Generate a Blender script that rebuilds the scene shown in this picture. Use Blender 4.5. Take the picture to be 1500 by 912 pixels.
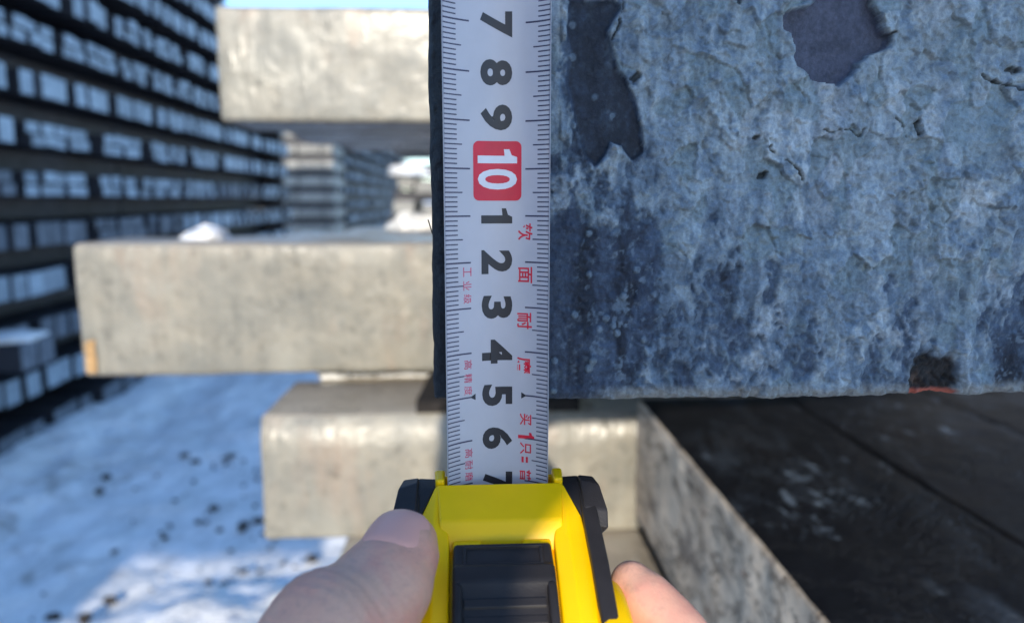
import bpy, bmesh, math, random
import numpy as np
from mathutils import Vector, Matrix
from mathutils.bvhtree import BVHTree

sc = bpy.context.scene
for o in list(bpy.data.objects):
    bpy.data.objects.remove(o)
col = sc.collection

# ---------------------------------------------------------------- camera
# All layout numbers below are centimetres measured from the camera:
# x right, y along the billets (away), z up.  The ground is 150 cm below.
EYE = 150.0
PITCH, YAW = math.radians(8.608), math.radians(3.134)
fw = Vector((math.sin(YAW) * math.cos(PITCH), math.cos(YAW) * math.cos(PITCH), -math.sin(PITCH)))
rt = Vector((math.cos(YAW), -math.sin(YAW), 0))
up = rt.cross(fw)
cam = bpy.data.cameras.new('camera')
cam.sensor_width = 36; cam.lens = 26.0
cam.clip_start = 0.005; cam.clip_end = 6000
cam.dof.use_dof = True; cam.dof.focus_distance = 0.1645; cam.dof.aperture_fstop = 11.5
camo = bpy.data.objects.new('camera', cam); col.objects.link(camo)
camo.matrix_world = Matrix(((rt.x, up.x, -fw.x, 0), (rt.y, up.y, -fw.y, 0), (rt.z, up.z, -fw.z, EYE * .01), (0, 0, 0, 1)))
sc.camera = camo

# ---------------------------------------------------------------- light
SUN_EL, SUN_AZ = math.radians(17.5), math.radians(3.5)     # low winter sun, behind the camera and a little to the left
world = bpy.data.worlds.new('World'); sc.world = world; world.use_nodes = True
wn = world.node_tree.nodes; wl = world.node_tree.links
sky = wn.new('ShaderNodeTexSky'); sky.sky_type = 'NISHITA'; sky.sun_disc = False
sky.sun_elevation = SUN_EL; sky.sun_rotation = math.pi + SUN_AZ
sky.air_density = 1.0; sky.dust_density = 0.3; sky.ozone_density = 4.5
wl.new(sky.outputs[0], wn['Background'].inputs[0]); wn['Background'].inputs[1].default_value = 0.15
sun = bpy.data.lights.new('sun', 'SUN'); sun.energy = 2.0; sun.angle = math.radians(0.5); sun.color = (1, .9, .74)
suno = bpy.data.objects.new('sun', sun); col.objects.link(suno)
S = Vector((-math.sin(SUN_AZ) * math.cos(SUN_EL), -math.cos(SUN_AZ) * math.cos(SUN_EL), math.sin(SUN_EL)))
suno.rotation_euler = S.to_track_quat('Z', 'Y').to_euler(); suno.location = (-3, -8, 6)
sc.view_settings.view_transform = 'Standard'; sc.view_settings.look = 'None'
sc.view_settings.exposure = 1.3; sc.view_settings.gamma = 1

rng = np.random.RandomState(7)
random.seed(7)

# ---------------------------------------------------------------- noise
LAT = rng.rand(64, 64, 64)
def vnoise(x, y, z=0.0):
    x, y, z = np.broadcast_arrays(np.asarray(x, float), np.asarray(y, float), np.asarray(z, float))
    xi, yi, zi = np.floor(x).astype(int), np.floor(y).astype(int), np.floor(z).astype(int)
    fx, fy, fz = x - xi, y - yi, z - zi
    fx, fy, fz = [t * t * t * (t * (t * 6 - 15) + 10) for t in (fx, fy, fz)]
    r = 0
    for dx in (0, 1):
        for dy in (0, 1):
            for dz in (0, 1):
                w = (fx if dx else 1 - fx) * (fy if dy else 1 - fy) * (fz if dz else 1 - fz)
                r = r + w * LAT[(xi + dx) & 63, (yi + dy) & 63, (zi + dz) & 63]
    return r * 2 - 1
def fbm(x, y, z=0.0, oct=4, gain=.5):
    r, a, s = 0, 1, 0
    for k in range(oct):
        r = r + a * vnoise(x * 2 ** k + 17.3 * k, y * 2 ** k + 5.1 * k, np.asarray(z) * 2 ** k + 9.7 * k); s += a; a *= gain
    return r / s
JIT = rng.rand(64, 64, 3)
def worley(x, y):
    xi, yi = np.floor(x).astype(int), np.floor(y).astype(int)
    f1 = np.full(x.shape, 9.); f2 = f1.copy(); idv = np.zeros(x.shape)
    for dx in (-1, 0, 1):
        for dy in (-1, 0, 1):
            cx, cy = xi + dx, yi + dy
            j = JIT[cx & 63, cy & 63]
            d = np.hypot(cx + j[..., 0] - x, cy + j[..., 1] - y)
            n1 = d < f1
            f2 = np.where(n1, f1, np.minimum(f2, d)); f1 = np.where(n1, d, f1); idv = np.where(n1, j[..., 2], idv)
    return f1, f2, idv
def plates(x, y):
    xi, yi = np.floor(x).astype(int), np.floor(y).astype(int)
    f1 = np.full(x.shape, 9.); h = np.zeros(x.shape); pid = np.zeros(x.shape)
    for dx in (-1, 0, 1):
        for dy in (-1, 0, 1):
            cx, cy = xi + dx, yi + dy
            j = JIT[cx & 63, cy & 63]; q = JIT[(cx + 31) & 63, (cy + 17) & 63]
            ex, ey = x - cx - j[..., 0], y - cy - j[..., 1]; d = ex * ex + ey * ey * .8; n1 = d < f1
            f1 = np.where(n1, d, f1); pid = np.where(n1, q[..., 2], pid); h = np.where(n1, .9 * (q[..., 2] - .5) + (q[..., 0] - .5) * 1.5 * ex - (.25 + .9 * q[..., 1]) * ey, h)
    return h, pid
def sstep(a, b, x):
    t = np.clip((x - a) / (b - a), 0, 1); return t * t * (3 - 2 * t)
def polydist(px, py, poly):
    """signed distance to a polygon, negative inside"""
    P = np.array(poly, float); n = len(P); d = np.full(px.shape, 1e9); inside = np.zeros(px.shape, bool)
    for i in range(n):
        a, b = P[i], P[(i + 1) % n]; e = b - a
        t = np.clip(((px - a[0]) * e[0] + (py - a[1]) * e[1]) / max(e @ e, 1e-9), 0, 1)
        d = np.minimum(d, np.hypot(px - a[0] - t * e[0], py - a[1] - t * e[1]))
        c = (a[1] > py) != (b[1] > py)
        with np.errstate(divide='ignore', invalid='ignore'):
            inside ^= c & (px < (b[0] - a[0]) * (py - a[1]) / (b[1] - a[1]) + a[0])
    return np.where(inside, -d, d)

# ---------------------------------------------------------------- object helpers
def tag(o, label=None, cat=None, group=None, kind=None):
    if label: o['label'] = label
    if cat: o['category'] = cat
    if group: o['group'] = group
    if kind: o['kind'] = kind
    return o
def W(p):
    return Vector((p[0] * .01, p[1] * .01, (p[2] + EYE) * .01))
def link(name, me, mat=None, parent=None, org=(0, 0, 0)):
    o = bpy.data.objects.new(name, me); col.objects.link(o)
    if mat is not None and me is not None and not me.materials: me.materials.append(mat)
    loc = W(org)
    if parent is not None:
        o.parent = parent; o.location = loc - wloc(parent)
    else:
        o.location = loc
    return o
def wloc(o):
    l = Vector((0, 0, 0))
    while o is not None: l = l + o.location; o = o.parent
    return l
def empty(name, org):
    return link(name, None, org=org)
def mesh(name, V, F, mat=None, parent=None, org=(0, 0, 0), smooth=True):
    V = (np.asarray(V, float) - np.array(org, float)) * .01
    me = bpy.data.meshes.new(name); me.from_pydata(V.tolist(), [], [tuple(map(int, f)) for f in F]) if not isinstance(F, np.ndarray) else fast(me, V, F)
    if smooth: me.polygons.foreach_set('use_smooth', [True] * len(me.polygons))
    me.update()
    return link(name, me, mat, parent, org)
def fast(me, V, F):
    n, k = F.shape
    me.vertices.add(len(V)); me.vertices.foreach_set('co', V.astype(np.float32).ravel())
    me.loops.add(n * k); me.loops.foreach_set('vertex_index', F.astype(np.int32).ravel())
    me.polygons.add(n); me.polygons.foreach_set('loop_start', np.arange(0, n * k, k, dtype=np.int32))
    me.update(calc_edges=True); me.validate()
def gridfaces(nu, nv):
    i = np.arange(nu * nv).reshape(nu, nv)
    return np.stack([i[:-1, :-1], i[1:, :-1], i[1:, 1:], i[:-1, 1:]], -1).reshape(-1, 4)
def bm_obj(name, bm, mat, parent=None, org=(0, 0, 0), smooth=False, bevel=0, segs=2):
    bmesh.ops.recalc_face_normals(bm, faces=bm.faces[:])
    o_ = Vector(org)
    for v in bm.verts: v.co = (v.co - o_) * .01
    me = bpy.data.meshes.new(name); bm.to_mesh(me); bm.free()
    if smooth or bevel: me.polygons.foreach_set('use_smooth', [True] * len(me.polygons))
    o = link(name, me, mat, parent, org)
    if bevel:
        m = o.modifiers.new('bevel', 'BEVEL'); m.width = bevel * .01; m.segments = segs; m.limit_method = 'ANGLE'; m.angle_limit = math.radians(25)
        m.harden_normals = True
    return o
def slab(bm, prof, x0, x1):
    """profile of (y,z) points extruded from x0 to x1"""
    a = [bm.verts.new((x0, y, z)) for y, z in prof]; b = [bm.verts.new((x1, y, z)) for y, z in prof]; n = len(prof)
    bm.faces.new(a); bm.faces.new(b[::-1])
    for i in range(n): bm.faces.new((a[i], b[i], b[(i + 1) % n], a[(i + 1) % n]))
def rough_box(name, lo, hi, mat, r=.8, seg=1.5, amp=.12, scale=5., dent=.0, org=None, parent=None, seed=0):
    """rounded, slightly dented steel bar"""
    lo, hi = np.array(lo, float), np.array(hi, float); c = (lo + hi) / 2; h = (hi - lo) / 2
    Vs, Fs, off = [], [], 0
    for ax in range(3):
        a, b = (ax + 1) % 3, (ax + 2) % 3
        def coords(hh):
            n = max(2, int(2 * (hh - r) / seg)); e = r * np.array([0, .3, .62])
            return np.concatenate([-hh + e, np.linspace(-hh + r, hh - r, n + 1), (hh - e)[::-1]])
        A, B = np.meshgrid(coords(h[a]), coords(h[b]), indexing='ij')
        for s in (-1, 1):
            P = np.zeros(A.shape + (3,)); P[..., a] = A; P[..., b] = B; P[..., ax] = s * h[ax]
            q = np.clip(P, -(h - r), h - r); d = P - q; L = np.linalg.norm(d, axis=-1, keepdims=True)
            P = q + d / np.maximum(L, 1e-9) * r
            F = gridfaces(*A.shape)
            if s < 0: F = F[:, ::-1]
            Vs.append(P.reshape(-1, 3)); Fs.append(F + off); off += A.size
    P = np.concatenate(Vs); F = np.concatenate(Fs)
    q = np.clip(P, -(h - r), h - r); nrm = P - q; nrm /= np.maximum(np.linalg.norm(nrm, axis=1, keepdims=True), 1e-9)
    X = P + c + seed * 13.7
    d = amp * fbm(X[:, 0] / scale, X[:, 1] / scale, X[:, 2] / scale, 4) + dent * np.minimum(0, fbm(X[:, 0] / 9 + 31, X[:, 1] / 9, X[:, 2] / 9, 2) + .2)
    P = P + nrm * d[:, None] + c
    # merge seams
    key = np.round((P - lo) * 200).astype(np.int64); _, idx, inv = np.unique(key, axis=0, return_index=True, return_inverse=True)
    inv = inv.ravel(); F = inv[F]
    F = F[(F[:, 0] != F[:, 1]) & (F[:, 1] != F[:, 2]) & (F[:, 2] != F[:, 3]) & (F[:, 3] != F[:, 0])]
    return mesh(name, P[idx], F, mat, parent, tuple(c) if org is None else org)

# ---------------------------------------------------------------- materials
class NT:
    def __init__(s, name):
        s.m = bpy.data.materials.new(name); s.m.use_nodes = True; s.t = s.m.node_tree; s.n = s.t.nodes; s.b = s.n['Principled BSDF']
        s.tc = s.n.new('ShaderNodeTexCoord'); s.p = s.tc.outputs['Object']
    def ln(s, a, b): s.t.links.new(a, b)
    def map(s, scale=(1, 1, 1), rand=True):
        mp = s.n.new('ShaderNodeMapping'); mp.inputs['Scale'].default_value = scale; s.ln(s.p, mp.inputs['Vector'])
        if rand:
            oi = s.n.new('ShaderNodeObjectInfo'); m = s.math('MULTIPLY', oi.outputs['Random'], 37.); s.ln(m, mp.inputs['Location'])
        return mp.outputs[0]
    def math(s, op, a, b=None):
        n = s.n.new('ShaderNodeMath'); n.operation = op
        for i, v in enumerate((a, b)):
            if v is None: continue
            if isinstance(v, (int, float)): n.inputs[i].default_value = v
            else: s.ln(v, n.inputs[i])
        return n.outputs[0]
    def noise(s, vec, scale, detail=4, rough=.55, dist=0):
        n = s.n.new('ShaderNodeTexNoise'); n.inputs['Scale'].default_value = scale; n.inputs['Detail'].default_value = detail
        n.inputs['Roughness'].default_value = rough; n.inputs['Distortion'].default_value = dist; s.ln(vec, n.inputs['Vector']); return n.outputs['Fac']
    def vor(s, vec, scale, feat='F1'):
        n = s.n.new('ShaderNodeTexVoronoi'); n.feature = feat; n.inputs['Scale'].default_value = scale; s.ln(vec, n.inputs['Vector']); return n.outputs['Distance']
    def ramp(s, f, stops):
        n = s.n.new('ShaderNodeValToRGB'); e = n.color_ramp.elements
        while len(e) < len(stops): e.new(.5)
        for k, (p, c) in enumerate(stops):
            e[k].position = p; c = (c, c, c) if isinstance(c, (int, float)) else c; e[k].color = (*c, 1)
        s.ln(f, n.inputs[0]); return n.outputs[0]
    def mix(s, f, a, b, mode='MIX'):
        n = s.n.new('ShaderNodeMix'); n.data_type = 'RGBA'; n.blend_type = mode
        for i, v in ((0, f), (6, a), (7, b)):
            if isinstance(v, (int, float)): n.inputs[i].default_value = v
            elif isinstance(v, tuple): n.inputs[i].default_value = (*v, 1)
            else: s.ln(v, n.inputs[i])
        return n.outputs[2]
    def bump(s, hgt, strength=.5, dist=.001):
        n = s.n.new('ShaderNodeBump'); n.inputs['Strength'].default_value = strength; n.inputs['Distance'].default_value = dist
        s.ln(hgt, n.inputs['Height']); s.ln(n.outputs[0], s.b.inputs['Normal'])
    def set(s, **k):
        for kk, v in k.items():
            i = s.b.inputs[kk.replace('_', ' ')]
            if isinstance(v, (int, float)): i.default_value = v
            elif isinstance(v, tuple): i.default_value = (*v, 1) if len(v) == 3 else v
            else: s.ln(v, i)
        return s

def plain(name, c, rough=.5, spec=.5, var=.12, bump=0, bscale=900, **k):
    t = NT(name); v = t.map(rand=False); n = t.noise(v, 120, 3)
    t.set(Base_Color=t.mix(t.ramp(n, [(.3, 0.), (.7, 1.)]), tuple(x * (1 - var) for x in c), tuple(min(1, x * (1 + var)) for x in c)), Roughness=rough, Specular_IOR_Level=spec, **k)
    if bump: t.bump(t.noise(v, bscale, 2), bump, .0002)
    return t.m

def pale_steel(name, base=(.34, .318, .275), streak=(55, 12, 9), tone=1.0, rust=.5, gloss=.42):
    """grey beige mill scale with streaks across the bar, rusty blushes and cream sheen"""
    t = NT(name); v = t.map(); vs = t.map(streak)
    c = tuple(x * tone for x in base)
    blotch = t.ramp(t.noise(v, 16, 7, .68, .5), [(.36, 0.), (.64, 1.)])
    k = t.mix(blotch, tuple(x * f for x, f in zip(c, (.74, .78, .80))), tuple(x * f for x, f in zip(c, (1.14, 1.12, 1.06))))
    st = t.ramp(t.noise(vs, 1.0, 4, .6), [(.35, .88), (.65, 1.07)])
    k = t.mix(.75, k, st, 'MULTIPLY')
    speck = t.ramp(t.noise(v, 90, 4, .65), [(.30, .55), (.45, 1.)])
    k = t.mix(.8, k, speck, 'MULTIPLY')
    ru = t.ramp(t.math('MULTIPLY', t.noise(v, 7, 4, .6, .6), t.noise(vs, .7, 3)), [(.31, 0.), (.42, rust)])
    k = t.mix(ru, k, (.42 * tone, .31 * tone, .235 * tone))
    dk = t.ramp(t.noise(v, 22, 5, .7, .8), [(.62, 0.), (.72, .6)])
    k = t.mix(dk, k, (.13 * tone, .115 * tone, .095 * tone))
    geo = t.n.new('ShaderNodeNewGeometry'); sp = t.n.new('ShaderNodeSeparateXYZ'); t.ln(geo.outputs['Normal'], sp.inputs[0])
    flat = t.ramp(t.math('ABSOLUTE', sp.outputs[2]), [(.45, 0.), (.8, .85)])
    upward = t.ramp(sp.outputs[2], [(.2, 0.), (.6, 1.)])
    k = t.mix(flat, k, t.mix(t.ramp(t.noise(v, 20, 5, .65), [(.35, 0.), (.65, 1.)]), t.mix(upward, tuple(x * tone for x in (.15, .12, .095)), tuple(x * tone for x in (.36, .31, .245))), t.mix(upward, tuple(x * tone for x in (.27, .235, .19)), tuple(x * tone for x in (.50, .44, .36)))))  # undersides browned as by bounce light, upward faces painted paler
    cream_sheen = t.ramp(t.noise(v, 11, 5, .65, .6), [(.5, 0.), (.68, .75)])
    k = t.mix(cream_sheen, k, tuple(x * tone for x in (.40, .385, .33)))  # cream sheen painted into the colour in random patches
    t.set(Base_Color=k, Roughness=t.ramp(t.noise(v, 13, 4, .6), [(.35, gloss + .12), (.62, gloss - .17)]), Specular_IOR_Level=.45)
    h = t.math('ADD', t.noise(vs, 1.2, 4), t.math('MULTIPLY', t.noise(v, 60, 4), .8))
    t.bump(h, .55, .004)
    return t.m
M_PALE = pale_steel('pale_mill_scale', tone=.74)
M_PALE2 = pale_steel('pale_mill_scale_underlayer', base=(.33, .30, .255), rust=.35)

def dark_scale(name, a=(.028, .028, .034), b=(.06, .057, .065)):
    t = NT(name); v = t.map()
    k = t.mix(t.ramp(t.noise(v, 9, 5, .6), [(.3, 0.), (.7, 1.)]), a, b)
    t.set(Base_Color=k, Roughness=.6, Specular_IOR_Level=.35); t.bump(t.noise(v, 40, 4), .4, .004); return t.m
M_DARK = dark_scale('dark_mill_scale')

def end_steel(name, a, b, cut=True):
    t = NT(name); v = t.map()
    k = t.mix(t.ramp(t.noise(v, 14, 5, .65, .3), [(.3, 0.), (.7, 1.)]), a, b)
    oi = t.n.new('ShaderNodeObjectInfo'); k = t.mix(.55, k, t.ramp(oi.outputs['Random'], [(0., .6), (1., 1.25)]), 'MULTIPLY')
    if cut:
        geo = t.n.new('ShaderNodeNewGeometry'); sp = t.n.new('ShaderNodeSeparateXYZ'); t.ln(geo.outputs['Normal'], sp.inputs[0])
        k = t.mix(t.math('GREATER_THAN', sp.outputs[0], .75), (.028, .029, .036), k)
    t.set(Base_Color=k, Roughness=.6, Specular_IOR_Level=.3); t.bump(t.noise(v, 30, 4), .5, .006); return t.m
M_END = end_steel('blue_shade_cut_end', (.20, .25, .30), (.37, .45, .52))  # blue of the skylit shade mixed into the end colour
M_ENDDIM = end_steel('dim_cut_end', (.07, .085, .11), (.16, .185, .22))  # dimmer copy of the blue, shade put into the colour
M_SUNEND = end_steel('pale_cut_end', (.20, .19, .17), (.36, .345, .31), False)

# ---------------------------------------------------------------- ground
def make_snow_mat():
    t = NT('snow'); v = t.map(rand=False)
    soil = t.math('MULTIPLY', t.noise(v, 5.0, 5, .7, .5), t.noise(v, 1.1, 3))
    f = t.ramp(soil, [(.33, 0.), (.46, .6)])
    k = t.mix(f, t.mix(t.ramp(t.noise(t.map((1, .45, 1), False), 6, 6, .68, .4), [(.36, 0.), (.6, 1.)]), (.70, .70, .69), (.93, .93, .93)), (.16, .13, .10))
    t.set(Base_Color=k, Roughness=.75, Specular_IOR_Level=.3)
    t.bump(t.math('ADD', t.noise(v, 11, 5), t.math('MULTIPLY', t.noise(v, 45, 3), .3)), .8, .035); return t.m
M_SNOW = make_snow_mat()
xs = np.concatenate([-np.geomspace(30000, 420, 14), np.arange(-400, 60, 4.), np.geomspace(70, 30000, 16)])
ys = np.concatenate([-np.geomspace(30000, 300, 12), np.arange(-200, 150, 25.), np.arange(150, 520, 4.), np.arange(520, 1100, 10.), np.geomspace(1120, 300000, 18)])
GX, GY = np.meshgrid(xs, ys, indexing='ij')
near = sstep(-420, -380, GX) * (1 - sstep(60, 90, GX)) * (1 - sstep(1000, 1300, GY)) * sstep(-600, -200, GY)
GZ = -EYE + near * (3.2 * fbm(GX / 46, GY / 70, 0, 3) + 3.6 * fbm(GX / 15 + 40, GY / 19, 0, 4, .6))
GZ += near * 7 * sstep(-205, -262, GX) + 9 * np.exp(-((GX + 88) / 30) ** 2 - ((GY - 250) / 22) ** 2) * (1 + .8 * fbm(GX / 9, GY / 9, 3., 3))
ground = mesh('snowy_ground', np.stack([GX, GY, GZ], -1).reshape(-1, 3), gridfaces(*GX.shape), M_SNOW)
tag(ground, kind='structure')

# dark soil clods in the snow: too many to count
M_SOIL = plain('frozen_soil', (.05, .042, .036), .85, .2, .4)
def blob(bm, c, r, seed, sub=1):
    res = bmesh.ops.create_icosphere(bm, subdivisions=sub, radius=1)
    for v in res['verts']:
        n = v.co.copy(); k = 1 + .35 * float(fbm(n.x * 1.3 + seed * 3.1, n.y * 1.3, n.z * 1.3, 2))
        v.co = Vector(c) + Vector((n.x * r[0] * k, n.y * r[1] * k, n.z * r[2] * k))
bm = bmesh.new()
for k in range(120):
    x = random.gauss(-108, 34); y = random.uniform(240, 430)
    if x < -255 or x > -55: continue
    s = random.choice((.5, .6, .8, 1.0, 1.2, 1.9))
    blob(bm, (x, y, -EYE + 1.2 + 1.2 * float(fbm(x / 46, y / 70, 0, 3))), (s * 1.6, s * 1.3, s * .9), k)
tag(bm_obj('soil_clod', bm, M_SOIL, smooth=True), 'dark frozen soil clods poking through the blue shaded snow', kind='stuff')

ORD = 'first second third fourth fifth sixth seventh eighth ninth tenth eleventh twelfth thirteenth fourteenth fifteenth sixteenth seventeenth eighteenth nineteenth twentieth'.split()
# ---------------------------------------------------------------- the near stack of billets
U_BOX = [((-33.6, 104, 10.3), (150, 119, 25.3)), ((-29, 119.4, 10.2), (150, 134.4, 25.2)), ((-31, 134.8, 10.4), (150, 149.8, 25.3)), ((-26, 150.2, 10.3), (150, 165.2, 25.2))]
GRP_U = 'crosswise billets on the upper tier of the near stack'
U_LAB = ['pale billet at the top of the photo, its corner against the sky', 'second upper crosswise billet, seen from below behind the topmost pale one',
         'third upper crosswise billet, its brown underside beyond the second seam', 'fourth upper crosswise billet, the farthest brown underside above the distant stacks']
for (lo, hi), lab in zip(U_BOX, U_LAB):
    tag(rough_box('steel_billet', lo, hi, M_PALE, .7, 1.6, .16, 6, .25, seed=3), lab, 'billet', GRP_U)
B_BOX = [((-43, 82, -19.4), (150, 97, -4.65)), ((-25.5, 97.3, -19.4), (150, 112.3, -4.65)), ((-20, 112.7, -19.4), (150, 127.7, -4.6))]
B_LAB = ['pale crosswise billet in the middle left, orange rust down its lower left corner', 'crosswise billet just behind the middle left one, only its top showing',
         'third crosswise billet of the middle tier, carrying the snow beside the dark end']
for (lo, hi), lab in zip(B_BOX, B_LAB):
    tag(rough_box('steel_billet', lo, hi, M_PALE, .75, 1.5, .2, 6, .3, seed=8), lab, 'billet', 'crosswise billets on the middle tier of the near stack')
B1 = [o for o in col.objects if o.get('label') == B_LAB[0]][0]
M_RUST = plain('orange_rust', (.40, .25, .12), .8, .2, .35); 
def rust_patch(x0, x1, z0, z1, y, mat, seed):
    gx, gz = np.meshgrid(np.linspace(x0, x1, 12), np.linspace(z0, z1, 16), indexing='ij')
    wob = .25 * (x1 - x0) * fbm(gz / 1.1, gx * 0 + seed, 2.2, 3)
    mesh('rust_patch', np.stack([gx + wob, y + 0 * gx + .45 * np.clip(x0 + .7 - gx, 0, 1) ** 2, gz + .2 * fbm(gx / 1.2, gz / 1.2, seed, 2)], -1).reshape(-1, 3), gridfaces(12, 16)[:, ::-1], mat, B1, ((x0 + x1) / 2, y, (z0 + z1) / 2))
rust_patch(-42.4, -41.2, -18.8, -15.2, 81.72, M_RUST, 1)
# lower crosswise billet with a broad bevel along its upper front edge
def bevel_billet(lo, hi, bev, mat, lab):
    o = rough_box('steel_billet', lo, hi, mat, .4, 1.3, .14, 6, .25, seed=5)
    me = o.data; n = len(me.vertices); co = np.zeros(n * 3, np.float32); me.vertices.foreach_get('co', co); co = co.reshape(-1, 3)
    h = (hi[2] - lo[2]) / 200; d = (hi[1] - lo[1]) / 200; q = np.clip((co[:, 2] - (h - bev * .01)) / (bev * .01), 0, 1)
    fr = np.clip(-co[:, 1] / d, 0, 1); co[:, 1] += q * .011 * fr ** 4
    me.vertices.foreach_set('co', co.ravel()); me.update()
    return tag(o, lab, 'billet', 'crosswise billets on the lower tier of the near stack')
D1 = bevel_billet((-20.7, 70.2, -33.3), (70, 85.2, -20.9), 2.3, pale_steel('pale_mill_scale_low', tone=.86), 'pale billet low down behind the yellow case, broad sloping band along its top edge')
tag(rough_box('steel_billet', (-18.5, 85.5, -33.3), (70, 100.5, -21.0), M_PALE, 1, 2, .2, 6, .3, seed=9), 'crosswise billet hidden behind the low slope-edged billet, its top just showing', 'billet', 'crosswise billets on the lower tier of the near stack')
for k in range(4):
    x0 = -12.9 + 15.3 * k
    lab = ['lowest lengthwise billet, its tan top peeping out left of the thumb', 'lowest lengthwise billet under the yellow case', 'reddish lowest lengthwise billet seen just right of the index finger', 'lowest lengthwise billet tucked under the dark slabs'][k]
    tag(rough_box('steel_billet', (x0, 48 + 1.5 * k, -48.4), (x0 + 15, 300, -33.4), M_PALE2, 1, 4, .2, 6, .3, seed=20 + k), lab, 'billet', 'lengthwise billets at the bottom of the near stack')
for k, (z0, ori) in enumerate(((-63.6, 'x'), (-78.8, 'y'), (-94, 'x'), (-109.2, 'y'), (-124.4, 'x'), (-139.6, 'y'), (-154.8, 'x'))):
    for j, p in enumerate((100, 250) if ori == 'x' else (2, 30)):
        b = ((-10, p, z0), (70, p + 15, z0 + 15)) if ori == 'x' else ((p, 80, z0), (p + 15, 290, z0 + 15))
        tag(rough_box('steel_billet', *b, M_PALE2, 1, 12, .1, 6, seed=40 + k * 3 + j), 'supporting billet in base layer %s below the near stack, %s one' % (ORD[k], ('near', 'far', 'right')[j] if ori == 'x' else ('left', 'right')[j]), 'billet', 'supporting billets in the base of the near stack')

# dark spacer between the lower and the middle tier
bm = bmesh.new()
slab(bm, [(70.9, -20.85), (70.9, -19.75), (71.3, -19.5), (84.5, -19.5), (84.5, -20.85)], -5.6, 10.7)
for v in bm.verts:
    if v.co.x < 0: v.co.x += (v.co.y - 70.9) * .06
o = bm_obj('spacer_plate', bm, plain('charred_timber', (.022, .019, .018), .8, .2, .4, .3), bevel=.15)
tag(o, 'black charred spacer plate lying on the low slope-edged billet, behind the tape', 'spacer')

# ---------------------------------------------------------------- lengthwise dark slabs at lower right
def slab_mat(pale=True):
    t = NT('flaking_slab_scale' if pale else 'shade_dark_slab_scale'); v = t.map(rand=True); geo = t.n.new('ShaderNodeNewGeometry')
    sp = t.n.new('ShaderNodeSeparateXYZ'); t.ln(geo.outputs['Normal'], sp.inputs[0])
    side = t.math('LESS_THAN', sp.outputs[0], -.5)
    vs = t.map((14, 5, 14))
    top = t.mix(t.ramp(t.noise(vs, 1.4, 6, .7, .5), [(.52, 0.), (.74, 1.)]), (.007, .008, .012), (.06, .078, .105))  # tops coloured near black: dark scale plus the shade lying on them
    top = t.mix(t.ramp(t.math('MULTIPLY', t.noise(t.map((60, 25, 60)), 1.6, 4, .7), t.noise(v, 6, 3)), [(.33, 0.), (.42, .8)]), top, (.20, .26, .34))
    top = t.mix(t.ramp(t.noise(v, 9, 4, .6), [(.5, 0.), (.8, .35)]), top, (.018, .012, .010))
    k = t.mix(t.ramp(t.noise(v, 22, 6, .65, .5), [(.3, 0.), (.65, 1.)]), (.38, .305, .235), (.80, .665, .52))  # left side given a pale warm tone in place of sunlight
    k = t.mix(t.ramp(t.noise(t.map((5, 5, 16)), 1.6, 5, .7, 1.0), [(.52, 0.), (.62, .8)]), k, (.20, .165, .14))
    k = t.mix(t.ramp(t.noise(v, 50, 4, .7), [(.62, 0.), (.7, .7)]), k, (.30, .16, .12))
    crack = t.ramp(t.math('ABSOLUTE', t.math('SUBTRACT', t.noise(t.map((3, 5, 9)), 1.5, 6, .75, .6), .5)), [(.0, 1.), (.022, 0.)])
    k = t.mix(t.math('MULTIPLY', crack, .85), k, (.05, .04, .04))
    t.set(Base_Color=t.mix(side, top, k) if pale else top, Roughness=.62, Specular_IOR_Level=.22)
    t.bump(t.math('SUBTRACT', t.math('ADD', t.noise(v, 60, 6, .7), t.math('MULTIPLY', t.noise(vs, 2, 4), .6)), t.math('MULTIPLY', crack, .8)), .6, .004)
    return t.m
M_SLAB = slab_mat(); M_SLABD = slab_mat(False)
SL_LAB = ['dark topped steel slab at lower right, its cracked grey side facing the tape', 'dark steel slab right of the first seam at lower right', 'dark steel slab farthest right, past the second faint seam']
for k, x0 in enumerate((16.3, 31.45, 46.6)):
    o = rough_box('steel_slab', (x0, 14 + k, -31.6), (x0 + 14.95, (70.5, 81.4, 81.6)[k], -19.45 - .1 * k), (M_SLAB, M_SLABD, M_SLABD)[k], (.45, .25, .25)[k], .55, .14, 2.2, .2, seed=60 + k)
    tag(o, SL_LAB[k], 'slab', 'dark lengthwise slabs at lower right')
tag(rough_box('timber_packer', (18, 60, -33.35), (58, 66, -31.7), plain('grey_timber', (.16, .13, .10), .8, .2, .3), .4, 2, .1, 3), 'squared timber packer hidden under the far end of the dark slabs', 'packer')

# ---------------------------------------------------------------- the measured billet in front
FX0, FX1, FZ0, FZ1, FY = -.9, 14.1, -4.60, 10.45, 16.45
PATCH = [(6.75, 3.9), (6.82, 4.02), (7.04, 4.09), (7.34, 4.15), (7.55, 4.38), (7.6, 4.9), (8.5, 5.1), (8.69, 4.4), (8.83, 4.11), (8.97, 3.79), (9.11, 3.58), (9.32, 3.61), (9.27, 3.41), (9.16, 3.26), (8.83, 3.11), (8.49, 2.97), (8.35, 2.73), (8.08, 2.47), (7.86, 2.53), (7.54, 2.61), (7.35, 2.77), (7.11, 2.91), (7.06, 3.2), (7.0, 3.55), (6.79, 3.66)]
STREAK = [(2.09, 4.6), (2.09, 4.19), (3.02, 4.2), (3.21, 4.0), (3.03, 3.58), (3.01, 3.23), (3.12, 2.83), (3.38, 2.59), (3.58, 2.09), (3.76, 1.29), (3.73, 1.0), (3.54, 0.88), (3.3, 1.14), (3.08, 1.21), (2.71, 0.77), (2.48, 0.99), (2.16, 2.37), (2.2, 2.93)]
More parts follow.
